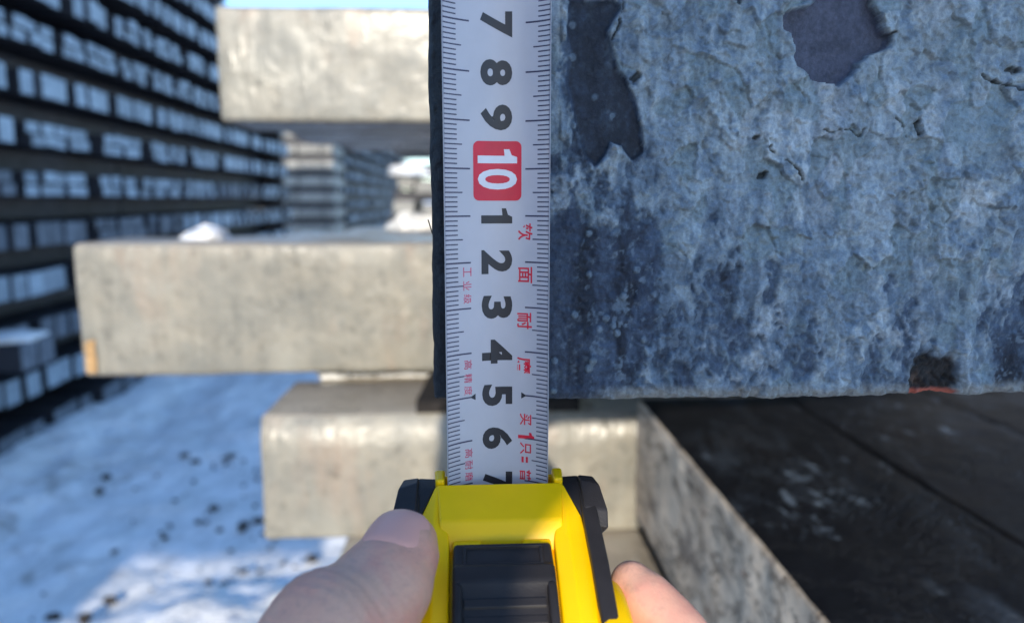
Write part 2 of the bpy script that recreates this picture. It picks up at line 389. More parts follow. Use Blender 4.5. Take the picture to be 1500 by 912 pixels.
DARK2 = [(1.2, -1.2), (1.89, -1.0), (2.12, -0.57), (2.58, -0.8), (2.89, -1.03), (3.58, -0.72), (4.05, -1.03), (3.91, -1.65), (4.02, -2.74), (3.8, -3.53), (3.11, -4.17), (1.2, -4.47)]
PIT = [(10.13, -3.85), (10.36, -3.64), (10.77, -3.56), (11.27, -3.65), (11.55, -3.95), (11.62, -4.37), (11.4, -4.8), (10.3, -4.8), (10.17, -4.35)]
PLATE = [(10.6, 2.3), (11.9, 2.35), (12.0, 1.0), (11.6, .6), (10.9, .7), (10.5, 1.4)]
CRACKS = [[(9.35, 1.8), (9.6, 1.6), (9.75, 1.35)], [(7.7, 1.55), (8.0, 1.5), (8.25, 1.62)], [(11.3, 2.75), (11.9, 2.6), (12.4, 2.3)], [(6.9, .9), (7.25, .6), (7.4, .45)],
          [(8.3, 1.6), (8.6, 1.45), (8.75, 1.62)], [(3.3, 4.2), (3.25, 3.7), (3.1, 3.4)], [(5.1, 4.5), (5.6, 4.25), (6.0, 4.35)]]
HOLES = [(3.56, 2.62, .10, .13), (6.47, .56, .08, .07), (5.74, 4.25, .10, .17), (10.0, 1.66, .09, .2), (6.3, 1.35, .09, .05), (6.65, 1.1, .05, .1), (12.0, 2.85, .2, .09)]
su = np.unique(np.concatenate([FX0 + .45 * (1 - np.cos(np.linspace(0, math.pi / 2, 14))), np.arange(-.45, 13.2, .029), np.arange(13.2, FX1 - .3, .12), FX1 - .35 * (1 - np.cos(np.linspace(0, math.pi / 2, 10)))]))
sv = np.unique(np.concatenate([FZ0 + .3 * (1 - np.cos(np.linspace(0, math.pi / 2, 12))), np.arange(FZ0 + .3, 4.7, .029), np.arange(4.7, FZ1 - .3, .12), FZ1 - .35 * (1 - np.cos(np.linspace(0, math.pi / 2, 10)))]))
Uf, Vf = np.meshgrid(su, sv, indexing='ij')
wx = Uf + .16 * fbm(Uf / .9, Vf / .9, 1.5, 3); wz = Vf + .16 * fbm(Uf / .9 + 50, Vf / .9, 2.5, 3)
# how complete the pale scale is: thick at upper right, breaking up into streaks at lower left
cover = .5 + .26 * sstep(-3.5, 2.5, Vf) * sstep(2.5, 5.0, Uf) + .10 * sstep(4, 9, Uf) - .20 * sstep(4.6, 2.2, Uf) * sstep(2., -1., Vf) - .045 * sstep(.5, -3.2, Vf)
cover -= .10 * sstep(11.2, 12.6, Uf)
cn = .36 * fbm(wx / .6, wz / 1.9, 4.2, 4, .6) + .36 * fbm(wx / .8, wz / .95, 8.1, 5, .65) + .34 * fbm(wx / .26, wz / .36, 28.1, 4, .65)
cov = cover + .62 * cn
d_st = polydist(wx + .1 * (wx - Uf), wz, STREAK); d_d2 = polydist(Uf + .5 * (wx - Uf) * 3, Vf + (wz - Vf) * 3, DARK2)
d_pa = polydist(Uf + .10 * fbm(Uf / .22, Vf / .22, .3, 3), Vf + .10 * fbm(Uf / .22, Vf / .22, 7.3, 3), PATCH); d_pit = polydist(wx + .16 * fbm(Uf / .2, Vf / .2, 15.5, 3), wz + .2 * fbm(Uf / .2, Vf / .2, 25.5, 3), PIT); d_pl = polydist(wx, wz, PLATE)
cov = cov - .42 * sstep(.45, -.25, d_d2) - .5 * sstep(.06, -.06, d_st)
cov0 = cov.copy(); spots = worley(Uf * 2.1 + .4, Vf * 2.1)                                     # splash spots on the dark area
spot = sstep(.22, .12, spots[0] + .10 * fbm(Uf * 4, Vf * 4, 0, 3)) * (spots[2] > .62)
cov = np.maximum(cov, (.44 + .2 * spots[2]) * spot * sstep(.6, -.1, np.minimum(d_d2, d_st)))
scale_m = sstep(.40, .47, cov)
thick = sstep(.38, .75, cov0); zone = .35 + .65 * sstep(-.25, .3, fbm(Uf / 2.1, Vf / 2.6, 66.6, 3)); strk = fbm(wx / .33, wz / 4.5, 77.7, 3)
# heights in cm, towards the viewer
f1, f2, idc = worley(wx / .42 + .35 * fbm(Uf / .3, Vf / .3, 3.1, 2), wz / .46)
g1, g2, idg = worley(wx / .19 + 7.7, wz / .21 + 3.1)
lump = np.sqrt(np.clip(1 - (f1 / .78) ** 2, 0, 1)) * (.45 + .75 * idc)
lump2 = np.sqrt(np.clip(1 - (g1 / .75) ** 2, 0, 1)) * (.3 + .9 * idg)
ridge = 1 - np.abs(fbm(wx / 1.3, wz / 1.0, 12.5, 4, .55)) * 2.2
tq = 4.5 * (fbm(wx / 1.1, wz / .9, 44.1, 4, .55) + .35 * fbm(Uf / .35, Vf / .35, 47.1, 3)) + 12; terr = np.floor(tq) + sstep(.72, .98, tq - np.floor(tq)) - 12
px_, pz_ = wx + .10 * fbm(Uf / .25, Vf / .25, 35.5, 3), wz + .10 * fbm(Uf / .25, Vf / .25, 36.5, 3); pl1, pid1 = plates(px_ / .48, pz_ / .66); pl2, pid2 = plates(px_ / .20 + 3.3, pz_ / .26)
smooth_zone = np.clip(sstep(.02, -.10, d_pa) + .75 * sstep(.05, -.05, d_st) + .7 * sstep(.05, -.1, d_pl) * .5, 0, 1)
H = .16 * fbm(Uf / 3.2, Vf / 3.2, 5.5, 3) + .08 * fbm(wx / .6, wz / 2.6, 3.3, 4)
H += (1 - smooth_zone) * (.05 * strk + zone * thick * (.055 * lump + .05 * lump2 + .06 * np.clip(ridge, 0, 1) + .04 * terr) + thick * (.072 * pl1 + .042 * pl2) + .05 * scale_m)
H += (1 - smooth_zone * .85) * (.05 * fbm(Uf / .2, Vf / .2, 6.1, 3) + .018 * fbm(Uf / .08, Vf / .08, 1.1, 2))
H += .02 * sstep(.1, .0, np.abs(d_st - .07)) * (1 - sstep(-.02, -.1, d_st)) - .05 * sstep(.03, -.05, d_st)
H += .06 * np.exp(-(np.clip(d_pa, 0, 9) / .22) ** 2) * (d_pa > 0) - .17 * sstep(.015, -.02, d_pa)
pitd = sstep(.08, -.30, d_pit)
H += -.22 * pitd + pitd * .10 * fbm(Uf / .16, Vf / .16, 2.2, 3)
dark_hole = np.zeros(Uf.shape); JX = .07 * fbm(Uf / .16, Vf / .16, 51.5, 3); JZ = .07 * fbm(Uf / .16 + 9, Vf / .16, 61.5, 3)
for hx, hz, a, b in HOLES:
    q = np.hypot((Uf + 2.2 * JX - hx) / a, (Vf + 2.2 * JZ - hz) / b); m = sstep(1.0, .6, q); H -= .13 * m; dark_hole = np.maximum(dark_hole, .8 * m)
n0_ = fbm(Uf / .3, Vf / .3, 71.5, 2) * 1.6
for cr in CRACKS:
    dd = np.full(Uf.shape, 9.)
    for a, b in zip(cr[:-1], cr[1:]):
        a, b = np.array(a), np.array(b); e = b - a; qx, qz = Uf + 1.2 * (wx - Uf) + 1.5 * JX, Vf + 1.2 * (wz - Vf) + 1.5 * JZ; t_ = np.clip(((qx - a[0]) * e[0] + (qz - a[1]) * e[1]) / (e @ e), 0, 1)
        dd = np.minimum(dd, np.hypot(qx - a[0] - t_ * e[0], qz - a[1] - t_ * e[1]))
    m = sstep(.032, .008, dd + .03 * np.clip(n0_, 0, 1)); H -= .07 * m; H += .03 * sstep(.16, .04, dd) * (1 - m); dark_hole = np.maximum(dark_hole, m * .8)
# rounded rim
def rim(d, r): return r - np.sqrt(np.clip(r * r - np.clip(r - d, 0, r) ** 2, 0, None))
edge = np.maximum(np.maximum(rim(Uf - FX0, .45), rim(FX1 - Uf, .35)), np.maximum(rim(Vf - FZ0, .26), rim(FZ1 - Vf, .35)))
lip = sstep(.55, .05, Vf - FZ0)
H = H * (1 - .6 * sstep(.2, .0, np.minimum(Uf - FX0, FX1 - Uf))) + lip * (.05 * fbm(Uf / .5, Vf / .12, 2.9, 3) + .03)
H = np.where((Uf > -.75) & (Uf < 1.95), np.minimum(H, .07), H)
Yf = FY - H + edge
nu, nv = Uf.shape
shrink = 0
# the left flank and lower edge wander a little
Xf = Uf + sstep(.25, 0, Uf - FX0) * (.05 * fbm(Vf / .8, 0 * Vf, 3.3, 4)); Zf = Vf + sstep(.2, 0, Vf - FZ0) * (.05 * fbm(Uf / .5, 0 * Uf, 9.1, 4) + .05 * sstep(.0, .4, fbm(Uf / 1.4, 0 * Uf, 1.1, 2)))
front = np.stack([Xf, Yf, Zf], -1)
V = front.reshape(-1, 3); F = gridfaces(nu, nv)
idx = np.arange(nu * nv).reshape(nu, nv)
ring = np.concatenate([idx[:, 0], idx[-1, 1:], idx[-2::-1, -1], idx[0, -2:0:-1]])
rv = V[ring]; parts = [V]; faces = [F]; prev = ring; n0 = len(V)
for yy in (17.6, 19, 22, 30, 60, 180):
    q = rv.copy(); q[:, 1] = yy; q[:, 0] += .06 * fbm(q[:, 0], q[:, 2], yy, 3); parts.append(q); cur = n0 + np.arange(len(ring)); n0 += len(ring)
    faces.append(np.stack([np.roll(prev, -1), prev, cur, np.roll(cur, -1)], -1)); prev = cur
Vall = np.concatenate(parts)
# colours of the metal and its bounce-lit lower rim: bare dark scale, blue-grey film, pale oxide crust, bare purple steel, burnt pit
def lerp(a, b, f): return a + (np.array(b) - a) * f[..., None]
n1_ = fbm(Uf / .5, Vf / .5, 81.5, 3); n1 = fbm(Uf / 1.6, Vf / 1.6, 20.5, 4); n2 = fbm(wx / .25, wz / .3, 14.5, 4); n3 = fbm(wx / .5, wz / 2.2, 33.5, 4)
fl = fbm(Uf / .13, Vf / .15, 91.5, 3, .6) + .5 * fbm(wx / .5, wz / .8, 95.5, 3)          # grainy flecks of oxide
C = np.zeros(Uf.shape + (3,)) + np.array((.052, .066, .096))
C = lerp(C, (.020, .024, .034), sstep(.1, -.4, n3 + .5 * n1)); C = lerp(C, (.095, .125, .175), sstep(-.1, .4, n2 + .6 * n3) * sstep(1.4, 3.6, Uf) * .8)
C = lerp(C, (.20, .24, .275), sstep(.12, .42, fl) * sstep(1.3, 3.8, Uf) * .75); C = lerp(C, (.15, .18, .22), sstep(.3, .55, fl) * .5)
pale = np.zeros_like(C) + np.array((.34, .375, .38)); pale = lerp(pale, (.50, .51, .50), sstep(.0, .45, n1 + .3 * n2)); pale = lerp(pale, (.19, .235, .28), .9 * sstep(.0, .4, -n2 - .3 * n1 - .35 * sstep(2., -4., Vf) * -1)); pale = lerp(pale, (.37, .345, .32), .35 * sstep(.3, .7, n3) * sstep(0, 3, Vf)); pale = lerp(pale, (.50, .53, .53), .55 * sstep(.1, .5, strk)); pale = lerp(pale, (.21, .255, .30), .55 * sstep(.1, .5, -strk))
pale = pale * (.87 + .26 * pid1)[..., None] * (.91 + .18 * pid2)[..., None]; pale = lerp(pale, (.27, .33, .335), .5 * (pid1 < .22))
C = lerp(C, (.13, .17, .22), sstep(.30, .44, cov) * .7)
C = C + (pale - C) * (scale_m * (.45 + .55 * sstep(.42, .62, cov)))[..., None]
C = lerp(C, (.030, .033, .042), sstep(.03, -.06, d_st) * (.85 - .3 * sstep(0, .5, n2)))
C = lerp(C, (.15, .185, .22), spot * sstep(.6, -.1, np.minimum(d_d2, d_st)) * .7)
C = lerp(C, (.115, .115, .15), sstep(.01, -.03, d_pa)); C = lerp(C, (.085, .085, .11), sstep(.01, -.03, d_pa) * sstep(.0, .5, n2))
C = lerp(C, (.26, .32, .34), sstep(.1, -.35, d_pl + .25 * n1_) * .55)
C = lerp(C, (.33, .31, .275), sstep(.42, .18, Vf - FZ0 + .08 * n2) * sstep(2.6, 3.6, Uf) * .85)  # warm bounce light along the lower rim, mixed into the colour
C = lerp(C, (.03, .026, .025), np.clip(pitd * 1.3, 0, 1)); C = lerp(C, (.12, .075, .055), np.clip(pitd * 1.3, 0, 1) * sstep(.1, .5, n2))
C = lerp(C, (.02, .02, .024), dark_hole)
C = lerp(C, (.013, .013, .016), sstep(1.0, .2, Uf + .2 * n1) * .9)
red = sstep(.20, .12, Vf - FZ0 + .05 * n2) * sstep(10.3, 10.45, Uf) * sstep(11.5, 11.3, Uf)
C = lerp(C, (.46, .13, .09), red)
Cs = np.zeros((len(Vall), 4), np.float32); Cs[:, :3] = (.07, .065, .065); Cs[:, 3] = 1; Cs[:nu * nv, :3] = np.clip(C * np.array((.72, .81, .90)), .008, .9).reshape(-1, 3)
rr = (Vall[:, 2] < FZ0 + .12) & (Vall[:, 0] > 10.35) & (Vall[:, 0] < 11.4) & (Vall[:, 1] < 20); Cs[rr, :3] = (.46, .13, .09)

t = NT('torch_cut_scale')
at = t.n.new('ShaderNodeAttribute'); at.attribute_name = 'oxide'
v = t.map(rand=False)
k = t.mix(.7, at.outputs['Color'], t.ramp(t.noise(v, 900, 4, .7), [(.25, .5), (.75, 1.4)]), 'MULTIPLY')
k = t.mix(.6, k, t.ramp(t.noise(v, 300, 4, .7, .5), [(.3, .82), (.7, 1.14)]), 'MULTIPLY')
t.set(Base_Color=k, Roughness=t.math('ADD', t.math('MULTIPLY', t.noise(v, 500, 3), .3), .42), Specular_IOR_Level=.22)
t.bump(t.math('ADD', t.noise(v, 1300, 4, .7), t.math('MULTIPLY', t.noise(v, 450, 3), .9)), .75, .0005)
A = mesh('measured_billet', Vall, np.concatenate(faces), t.m, org=(6.6, 17, 3))
ca = A.data.color_attributes.new('oxide', 'FLOAT_COLOR', 'POINT'); ca.data.foreach_set('color', Cs.ravel())
tag(A, 'big square billet end with scaly blue-grey cut face and a bare purple patch', 'billet')
# neighbours on the same tier, beyond the right edge of the picture
for k, x0 in enumerate((14.6, 29.9)):
    tag(rough_box('steel_billet', (x0, 19 + 2 * k, -4.4), (x0 + 15, 180, 10.5), M_SLAB, .5, 3, .15, 3, seed=80 + k), ('lengthwise billet right next to the measured one, past the right edge', 'second lengthwise billet right of the measured one')[k], 'billet', 'billets beside the measured one')

# a small black twig at the left rim
M_BLACK = plain('twig_black', (.02, .018, .018), .6)
bm = bmesh.new()
P = [(-.98, 16.9, -.42), (-.95, 16.8, -.52), (-.90, 16.8, -.62), (-.87, 16.85, -.72)]
slab(bm, [(16.8, -.45), (16.84, -.45), (16.9, -.78), (16.86, -.78)], -.98, -.955)
for v_ in bm.verts: v_.co.x += (-.45 - v_.co.z) * .28
tag(bm_obj('twig_stub', bm, M_BLACK), 'tiny black twig sticking out from the rim left of the tape', 'twig')

# ---------------------------------------------------------------- snow lying on the billets
def snow_lump(c, r, lab, seed, cat='snow'):
    bm = bmesh.new(); res = bmesh.ops.create_icosphere(bm, subdivisions=4, radius=1)
    for v_ in res['verts']:
        n = v_.co.copy(); k = 1 + .45 * float(fbm(n.x * 1.9 + seed, n.y * 1.9, n.z * 1.9, 4))
        z = n.z if n.z > 0 else n.z * .12
        v_.co = Vector((c[0] + n.x * r[0] * k, c[1] + n.y * r[1] * k, c[2] + z * r[2] * k))
    return tag(bm_obj('snow_lump', bm, M_SNOW, smooth=True, org=c), lab, cat, 'snow lumps lying on the near stack')
snow_lump((-31.6, 91, -4.75), (2.6, 3, 1.5), 'small snow lump on top of the middle left billet', 1)
snow_lump((-8.2, 121, -4.7), (5.2, 5, 2.7), 'bright snow heap on the middle tier beside the dark billet end', 4)
snow_lump((-16.5, 88, -20.9), (2.4, 2, 1.0), 'snow ridge at the left on top of the low slope-edged billet', 7)
snow_lump((-10, 88.5, -21), (8, 1.6, .75), 'thin sunlit snow strip under the middle left billet', 9)

# ---------------------------------------------------------------- left stack of billet ends
def bar_mesh(name, dx, dy, dz, r=.45):
    bm = bmesh.new(); bmesh.ops.create_cube(bm, size=1)
    for v_ in bm.verts: v_.co = Vector((v_.co.x * dx, v_.co.y * dy, v_.co.z * dz)) * .01
    bmesh.ops.bevel(bm, geom=bm.edges[:], offset=r * .01, segments=1, affect='EDGES')
    me = bpy.data.meshes.new(name); bm.to_mesh(me); bm.free(); return me
TENS = {2: 'twenty', 3: 'thirty', 4: 'forty', 5: 'fifty'}
def ordinal(n):
    if n <= 20: return ORD[n - 1]
    if n % 10 == 0: return {30: 'thirtieth', 40: 'fortieth', 50: 'fiftieth'}[n]
    return TENS[n // 10] + '-' + ORD[n % 10 - 1]
def proj(p):
    q = Vector(p); d = q.dot(fw); return 750 + 1083.33 * q.dot(rt) / d, 456 - 1083.33 * q.dot(up) / d
LW = -265.0
ROWS = [(227, 'd'), (197, 'f'), (167, 'f'), (137, 'd'), (107, 'd'), (77, 'f'), (47, 'd'), (17, 'd'), (-14, 'd'), (-43, 'f'), (-73, 'f'), (-102, 'd'), (-133, 'x')]
def yend(top): return 1100 if top < 110 else 960 if top < 140 else 900 if top < 200 else 860
ends = []                                                     # x, y, z, dx, dy, dz, material, row top, tier
for top, kind in ROWS:
    y = 300 + random.uniform(0, 30); ymax = yend(top)
    gi = 0
    while y < ymax:
        n = random.choice((3, 4, 4, 5, 5))
        knd = kind
        if kind == 'd' and random.random() < .28: knd = 'f'
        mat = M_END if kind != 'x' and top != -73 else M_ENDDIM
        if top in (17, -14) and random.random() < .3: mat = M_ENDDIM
        for i in range(n):
            if y > ymax: break
            jit = random.gauss(0, 1.1)
            if knd == 'd':
                w = 14.2
                for tz, nm in ((0, 'upper'), (-7.7, 'lower')):
                    ends.append((LW - 60 + jit + random.gauss(0, 1), y + w / 2, top + tz - 3.7, 120, w, 7.2, mat, top, nm))
                y += w + random.uniform(.3, .8) + (random.random() < .12) * 3
            else:
                ends.append((LW - 60 + jit, y + 7.4, top - 7.5, 120, 14.8, 14.8, mat, top, 'square')); y += 15.0 + random.uniform(0, .6)
        y += random.uniform(10, 16)
for yy in (392, 408):
    ends.append((LW - 60 + 34, yy, -80.5, 120, 14.8, 14.8, M_ENDDIM, -73, 'jutting'))
mesh_cache = {}
def bar(dx, dy, dz, mat):
    key = (dx, dy, dz, mat.name)
    if key not in mesh_cache: mesh_cache[key] = bar_mesh('billet_bar', dx, dy, dz); mesh_cache[key].materials.append(mat)
    return mesh_cache[key]
def place_bar(name, c, d, mat, label=None, cat=None, group=None, rot=None):
    o = link(name, bar(*d, mat), org=c); o.rotation_euler = (0, 0, 0) if rot is None else rot
    return tag(o, label, cat, group)
def joined(name, items, label, parent=None):
    bm = bmesh.new(); mats = []
    for c, d, mat in items:
        if mat not in mats: mats.append(mat)
        nf = len(bm.faces); bm.from_mesh(bar(*d, mat)); bm.faces.ensure_lookup_table()
        nv_ = len(bm.verts); bm.verts.ensure_lookup_table(); k8 = len(bar(*d, mat).vertices)
        for v_ in bm.verts[nv_ - k8:]: v_.co += W(c)
        for f in bm.faces[nf:]: f.material_index = mats.index(mat)
    me = bpy.data.meshes.new(name); bm.to_mesh(me); bm.free()
    for m in mats: me.materials.append(m)
    o = bpy.data.objects.new(name, me); col.objects.link(o)
    return tag(o, label, kind='stuff')
def visible(e):
    x, y = proj((LW, e[1], e[2])); return -12 < x < 430 and -15 < y < 700
vis = sorted([e for e in ends if visible(e)], key=lambda e: e[1]); hid = [e for e in ends if not visible(e)]
KEEP = 285
single = vis[:KEEP]; rest = vis[KEEP:] + hid
tops = sorted({e[7] for e in single}, reverse=True)
cnt = {}
for e in single:
    q = (e[7], e[8]); cnt[q] = cnt.get(q, 0) + 1
    rown = ordinal(tops.index(e[7]) + 1)
    lab = {'square': 'square billet end, %s from left, in %s light row of the left stack',
           'upper': 'upper thin bar end, %s from left, in %s light row of the left stack',
           'lower': 'lower thin bar end, %s from left, in %s light row of the left stack',
           'jutting': 'jutting billet, %s of a pair, sticking out of %s row of the left stack'}[e[8]] % (ordinal(cnt[q]), rown)
    place_bar('billet_end', e[:3], e[3:6], e[6], lab, 'billet', 'billet ends in the left stack', (random.gauss(0, .01), random.gauss(0, .006), random.gauss(0, .008)))
joined('far_billet_end', [(e[:3], e[3:6], e[6]) for e in rest], 'remaining far billet ends of the left stack, too small to pick apart')
# long dark billets between the rows of ends
rowi = 0
for top, kind in ROWS:
    if top < -130: continue
    ymax = yend(top)
    for k, (a, b) in enumerate(((296, 650), (652, ymax))):
        if top > 100 and k == 0 and top != 107: continue
        place_bar('long_billet', (LW - 40, (a + b) / 2, top - 22.4), (15, b - a, 14.6), M_DARK,
                  'long dark %s billet recessed under the %s light row of the left stack' % (('near', 'far')[k], ordinal(tops.index(top) + 1) if top in tops else 'one'), 'billet', 'long dark billets between the light rows')
joined('inner_billet', [((LW - 62, yend(top) - 9, top - 22.4), (118, 15, 14.4), M_DARK) for top, k in ROWS if top > -130] + [((LW - 76, (300 + yend(top)) / 2, top - 22.4), (40, yend(top) - 304, 14.6), M_DARK) for top, k in ROWS if top > -130] +
       [((LW - 125, (300 + yend(top)) / 2, top - 7.5), (20, yend(top) - 304, 15.0), M_DARK) for top, k in ROWS], 'dark inner billets filling the core of the left stack')
bm = bmesh.new(); blob(bm, (LW + 20, 400, -72.3), (16, 17, 2.2), 3, 3)
tag(bm_obj('snow_lump', bm, M_SNOW, smooth=True), 'thin snow cap on the pair of jutting billets in the left stack', 'snow')
# unseen stack added behind the photographer: shades the alley, gap passes the sunlit patch
items = []
for k in range(21):
    z = -EYE + 1 + 15.2 * k; x1 = (-185 if z < 50 else -107) - 4 * (k % 2)
    items.append((((-700 + x1) / 2, -300 - 20 * (k % 2), z), (x1 + 700, 110 - 50 * (k % 2), 15), M_DARK))
joined('rear_shade_stack', items, 'unseen dark billet stack added behind the photographer to shade the alley floor')

# ---------------------------------------------------------------- second stack: sunlit front, shaded flank
far = []
k = 0
for i, top in enumerate((128, 99, 70, 41, 12, -17, -46, -75, -104, -133)):
    x = -252
    for j, wdt in enumerate(((22, 44, 26, 30, 30) if i % 2 else (16, 48, 22, 36, 30))):
        mat = M_SUNEND
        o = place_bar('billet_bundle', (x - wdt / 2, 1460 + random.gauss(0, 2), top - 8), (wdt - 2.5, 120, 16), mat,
                      'sunlit bundle, %s from the right, in bright row %s of the middle far stack' % (ORD[j], ORD[i]), 'billet bundle', 'sunlit bundles on the front of the middle far stack')
        x -= wdt
for i, top in enumerate((113, 84, 55, 26, -3, -32, -61, -90, -119)):
    o = place_bar('long_billet', (-360, 1440, top - 7.5), (216, 60, 14), M_DARK, 'dark crosswise billet, %s from the top, in the middle far stack' % ORD[i], 'billet', 'dark crosswise billets in the middle far stack')
items = []
for i, top in enumerate((172, 143, 114, 85, 56, 27, -2, -31, -60, -90, -119)):
    y = 1530
    while y < 3000:
        n = random.choice((3, 4, 5))
        for q in range(n):
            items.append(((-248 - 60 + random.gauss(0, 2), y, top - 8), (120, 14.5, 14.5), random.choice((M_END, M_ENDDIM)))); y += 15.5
        y += random.uniform(8, 20)
    items.append(((-330, 2250, top + 7), (120, 1500, 14.5), M_DARK))
joined('far_flank_billet', items, 'shaded rows of billet ends along the flank of the middle far stack')

# ---------------------------------------------------------------- third stack, right of the alley, sunlit
def far_row(top, x0, x1, y0, lab, wd, mat=M_SUNEND):
    return place_bar('billet_bundle', ((x0 + x1) / 2, y0 + 100, top - 8), (x1 - x0, 200, 16), mat, lab, 'billet bundle', 'sunlit billets at the far end of the alley')
far_row(76, -103, 40, 950, 'pale sunlit billet under the brown undersides, far end of the alley', 0)
far_row(30, -92, -72, 952, 'short sunlit billet end in the far right pile, upper row, left one', 0)
far_row(24, -70, 40, 954, 'sunlit billet end in the far right pile, upper row, next to the dark gap', 0)
far_row(-2, -98, -72, 950, 'sunlit billet end in the far right pile, lower row, left one', 0)
far_row(-6, -62, 40, 951, 'sunlit billet end in the far right pile, lower row, right of the dark gap', 0)
far_row(-34, -100, 40, 949, 'long sunlit billet at the foot of the far right pile', 0)
for i, (top, x0) in enumerate(((45, -80), (12, -78), (-19, -84), (-50, -84))):
    place_bar('long_billet', (-20 + x0 / 2 + 20, 1040, top - 7.5), (-x0 + 40, 150, 14), M_DARK, 'dark recessed billet, %s from the top, in the far right pile' % ORD[i], 'billet', 'dark billets in the far right pile')
joined('far_pile_base', [((-30, 1060, -100), (130, 210, 98), M_DARK)], 'dark lower part of the far right pile')
o = snow_lump((-78, 965, 31), (26, 26, 14), 'snow slope heaped on the far right pile', 12); o['group'] = 'snow on the far stacks'

# ---------------------------------------------------------------- tape measure
TX = .62
tape = empty('tape_measure', (TX + 0, 13.5, -14))
tag(tape, 'yellow and black tape measure with its white blade drawn up the billet face', 'tape measure')
R_, YC, TW = 1.58, 16.33, math.radians(-4)
def blade_pt(s, z, off=0.0):
    """point on the concave blade: s across (cm along the arc), z height, off towards the viewer"""
    a = s / R_; x = (R_ - off) * math.sin(a); y = R_ - (R_ - off) * math.cos(a)      # concave side faces the viewer
    px, py = x, -y - 0
    return (TX - .03 + px * math.cos(TW) - py * math.sin(TW), YC + px * -math.sin(TW) * -1 * -1 + py * math.cos(TW), z)
def mark_z(m): return .65 - (m - 10) * 1.008
t = NT('blade_lacquer'); v = t.map(rand=False)
k = t.mix(t.ramp(t.noise(v, 60, 5, .6), [(.35, 0.), (.7, 1.)]), (.48, .465, .50), (.54, .52, .555))
k = t.mix(t.ramp(t.noise(v, 500, 3, .7), [(.70, 0.), (.78, .35)]), k, (.35, .34, .38))
t.set(Base_Color=k, Roughness=.34, Specular_IOR_Level=.5)
M_BLADE = t.m
ss = np.linspace(-1.25, 1.25, 41); zz = np.concatenate([np.linspace(-8.6, 10.72, 80)])
SS, ZZ = np.meshgrid(ss, zz, indexing='ij')
def sheet(fn, thick):
    f = np.array([fn(s, z, 0) for s, z in zip(SS.ravel(), ZZ.ravel())]); b = np.array([fn(s, z, -thick) for s, z in zip(SS.ravel(), ZZ.ravel())])
    n = SS.size; G = gridfaces(*SS.shape); i = np.arange(n).reshape(SS.shape)
    ring = np.concatenate([i[:, 0], i[-1, 1:], i[-2::-1, -1], i[0, -2:0:-1]])
    side = np.stack([ring, np.roll(ring, -1), np.roll(ring, -1) + n, ring + n], -1)
    return np.concatenate([f, b]), np.concatenate([G, G[:, ::-1] + n, side])
Vb, Fb = sheet(blade_pt, .016)
blade = mesh('blade', Vb, Fb, M_BLADE, tape, org=(TX, YC, 0))
# end hook over the top edge of the billet
bm = bmesh.new(); slab(bm, [(15.85, 10.70), (15.85, 10.80), (17.5, 10.80), (17.5, 9.9), (17.42, 9.9), (17.42, 10.70)], TX - .8, TX + .8)
bm_obj('end_hook', bm, plain('nickel_hook', (.55, .55, .56), .3, .5, .1, Metallic=1.0), tape, (TX, 16.5, 10.7), bevel=.03)

M_INK = plain('black_ink', (.018, .018, .026), .45)
M_TICK = plain('tick_ink', (.045, .04, .085), .45)
M_RED = plain('red_ink', (.68, .015, .045), .45)
M_PINK = plain('pale_red_ink', (.60, .07, .14), .45)
M_WHITE = plain('white_ink', (.75, .73, .76), .45)
def cut_and_bend(bm, off):
    """slice flat print (x = s across, y = z height) into narrow strips and lay it on the curved blade"""
    x0 = min(v_.co.x for v_ in bm.verts); x1 = max(v_.co.x for v_ in bm.verts)
    x = math.floor(x0 / .05) * .05 + .05
    while x < x1:
        bmesh.ops.bisect_plane(bm, geom=bm.verts[:] + bm.edges[:] + bm.faces[:], plane_co=(x, 0, 0), plane_no=(1, 0, 0), dist=1e-6); x += .05
    for v_ in bm.verts: v_.co = Vector(blade_pt(v_.co.x, v_.co.y, off))
def quad(bm, s0, s1, z0, z1):
    bm.faces.new([bm.verts.new(p) for p in ((s0, z0, 0), (s1, z0, 0), (s1, z1, 0), (s0, z1, 0))])
def print_obj(name, bm, mat, off, parent=blade, org=(TX, YC, 0)):
    cut_and_bend(bm, off); return bm_obj(name, bm, mat, parent, org)
def ticks(name, side):
    bm = bmesh.new()
    for mm in range(0, 171):
        m = mm / 10; z = mark_z(m); 
        if z < -8.4: break
        L = .86 - (.50 if mm % 10 and mm % 5 else (.30 if mm % 10 else 0)) + (0 if mm % 10 else -.22)
        L = {True: .62, False: (.44 if mm % 5 == 0 else .32)}[mm % 10 == 0]
        hw = .0135 if mm % 10 else .017
        e = 1.235
        if mm == 150: L = .60
        if side < 0: quad(bm, -e, -e + L, z - hw, z + hw)
        else: quad(bm, e - L, e, z - hw, z + hw)
    return print_obj(name, bm, M_TICK, .004)
ticks('tick_mark', -1); ticks('tick_mark', 1)
for sgn in (-1, 1):
    bm = bmesh.new(); z = mark_z(15); 
    pts_ = [(sgn * .66, z), (sgn * .53, z + .075), (sgn * .53, z - .075)]
    bm.faces.new([bm.verts.new((a, b, 0)) for a, b in (pts_ if sgn < 0 else pts_[::-1])])
    print_obj('pointer_triangle', bm, M_INK, .006)
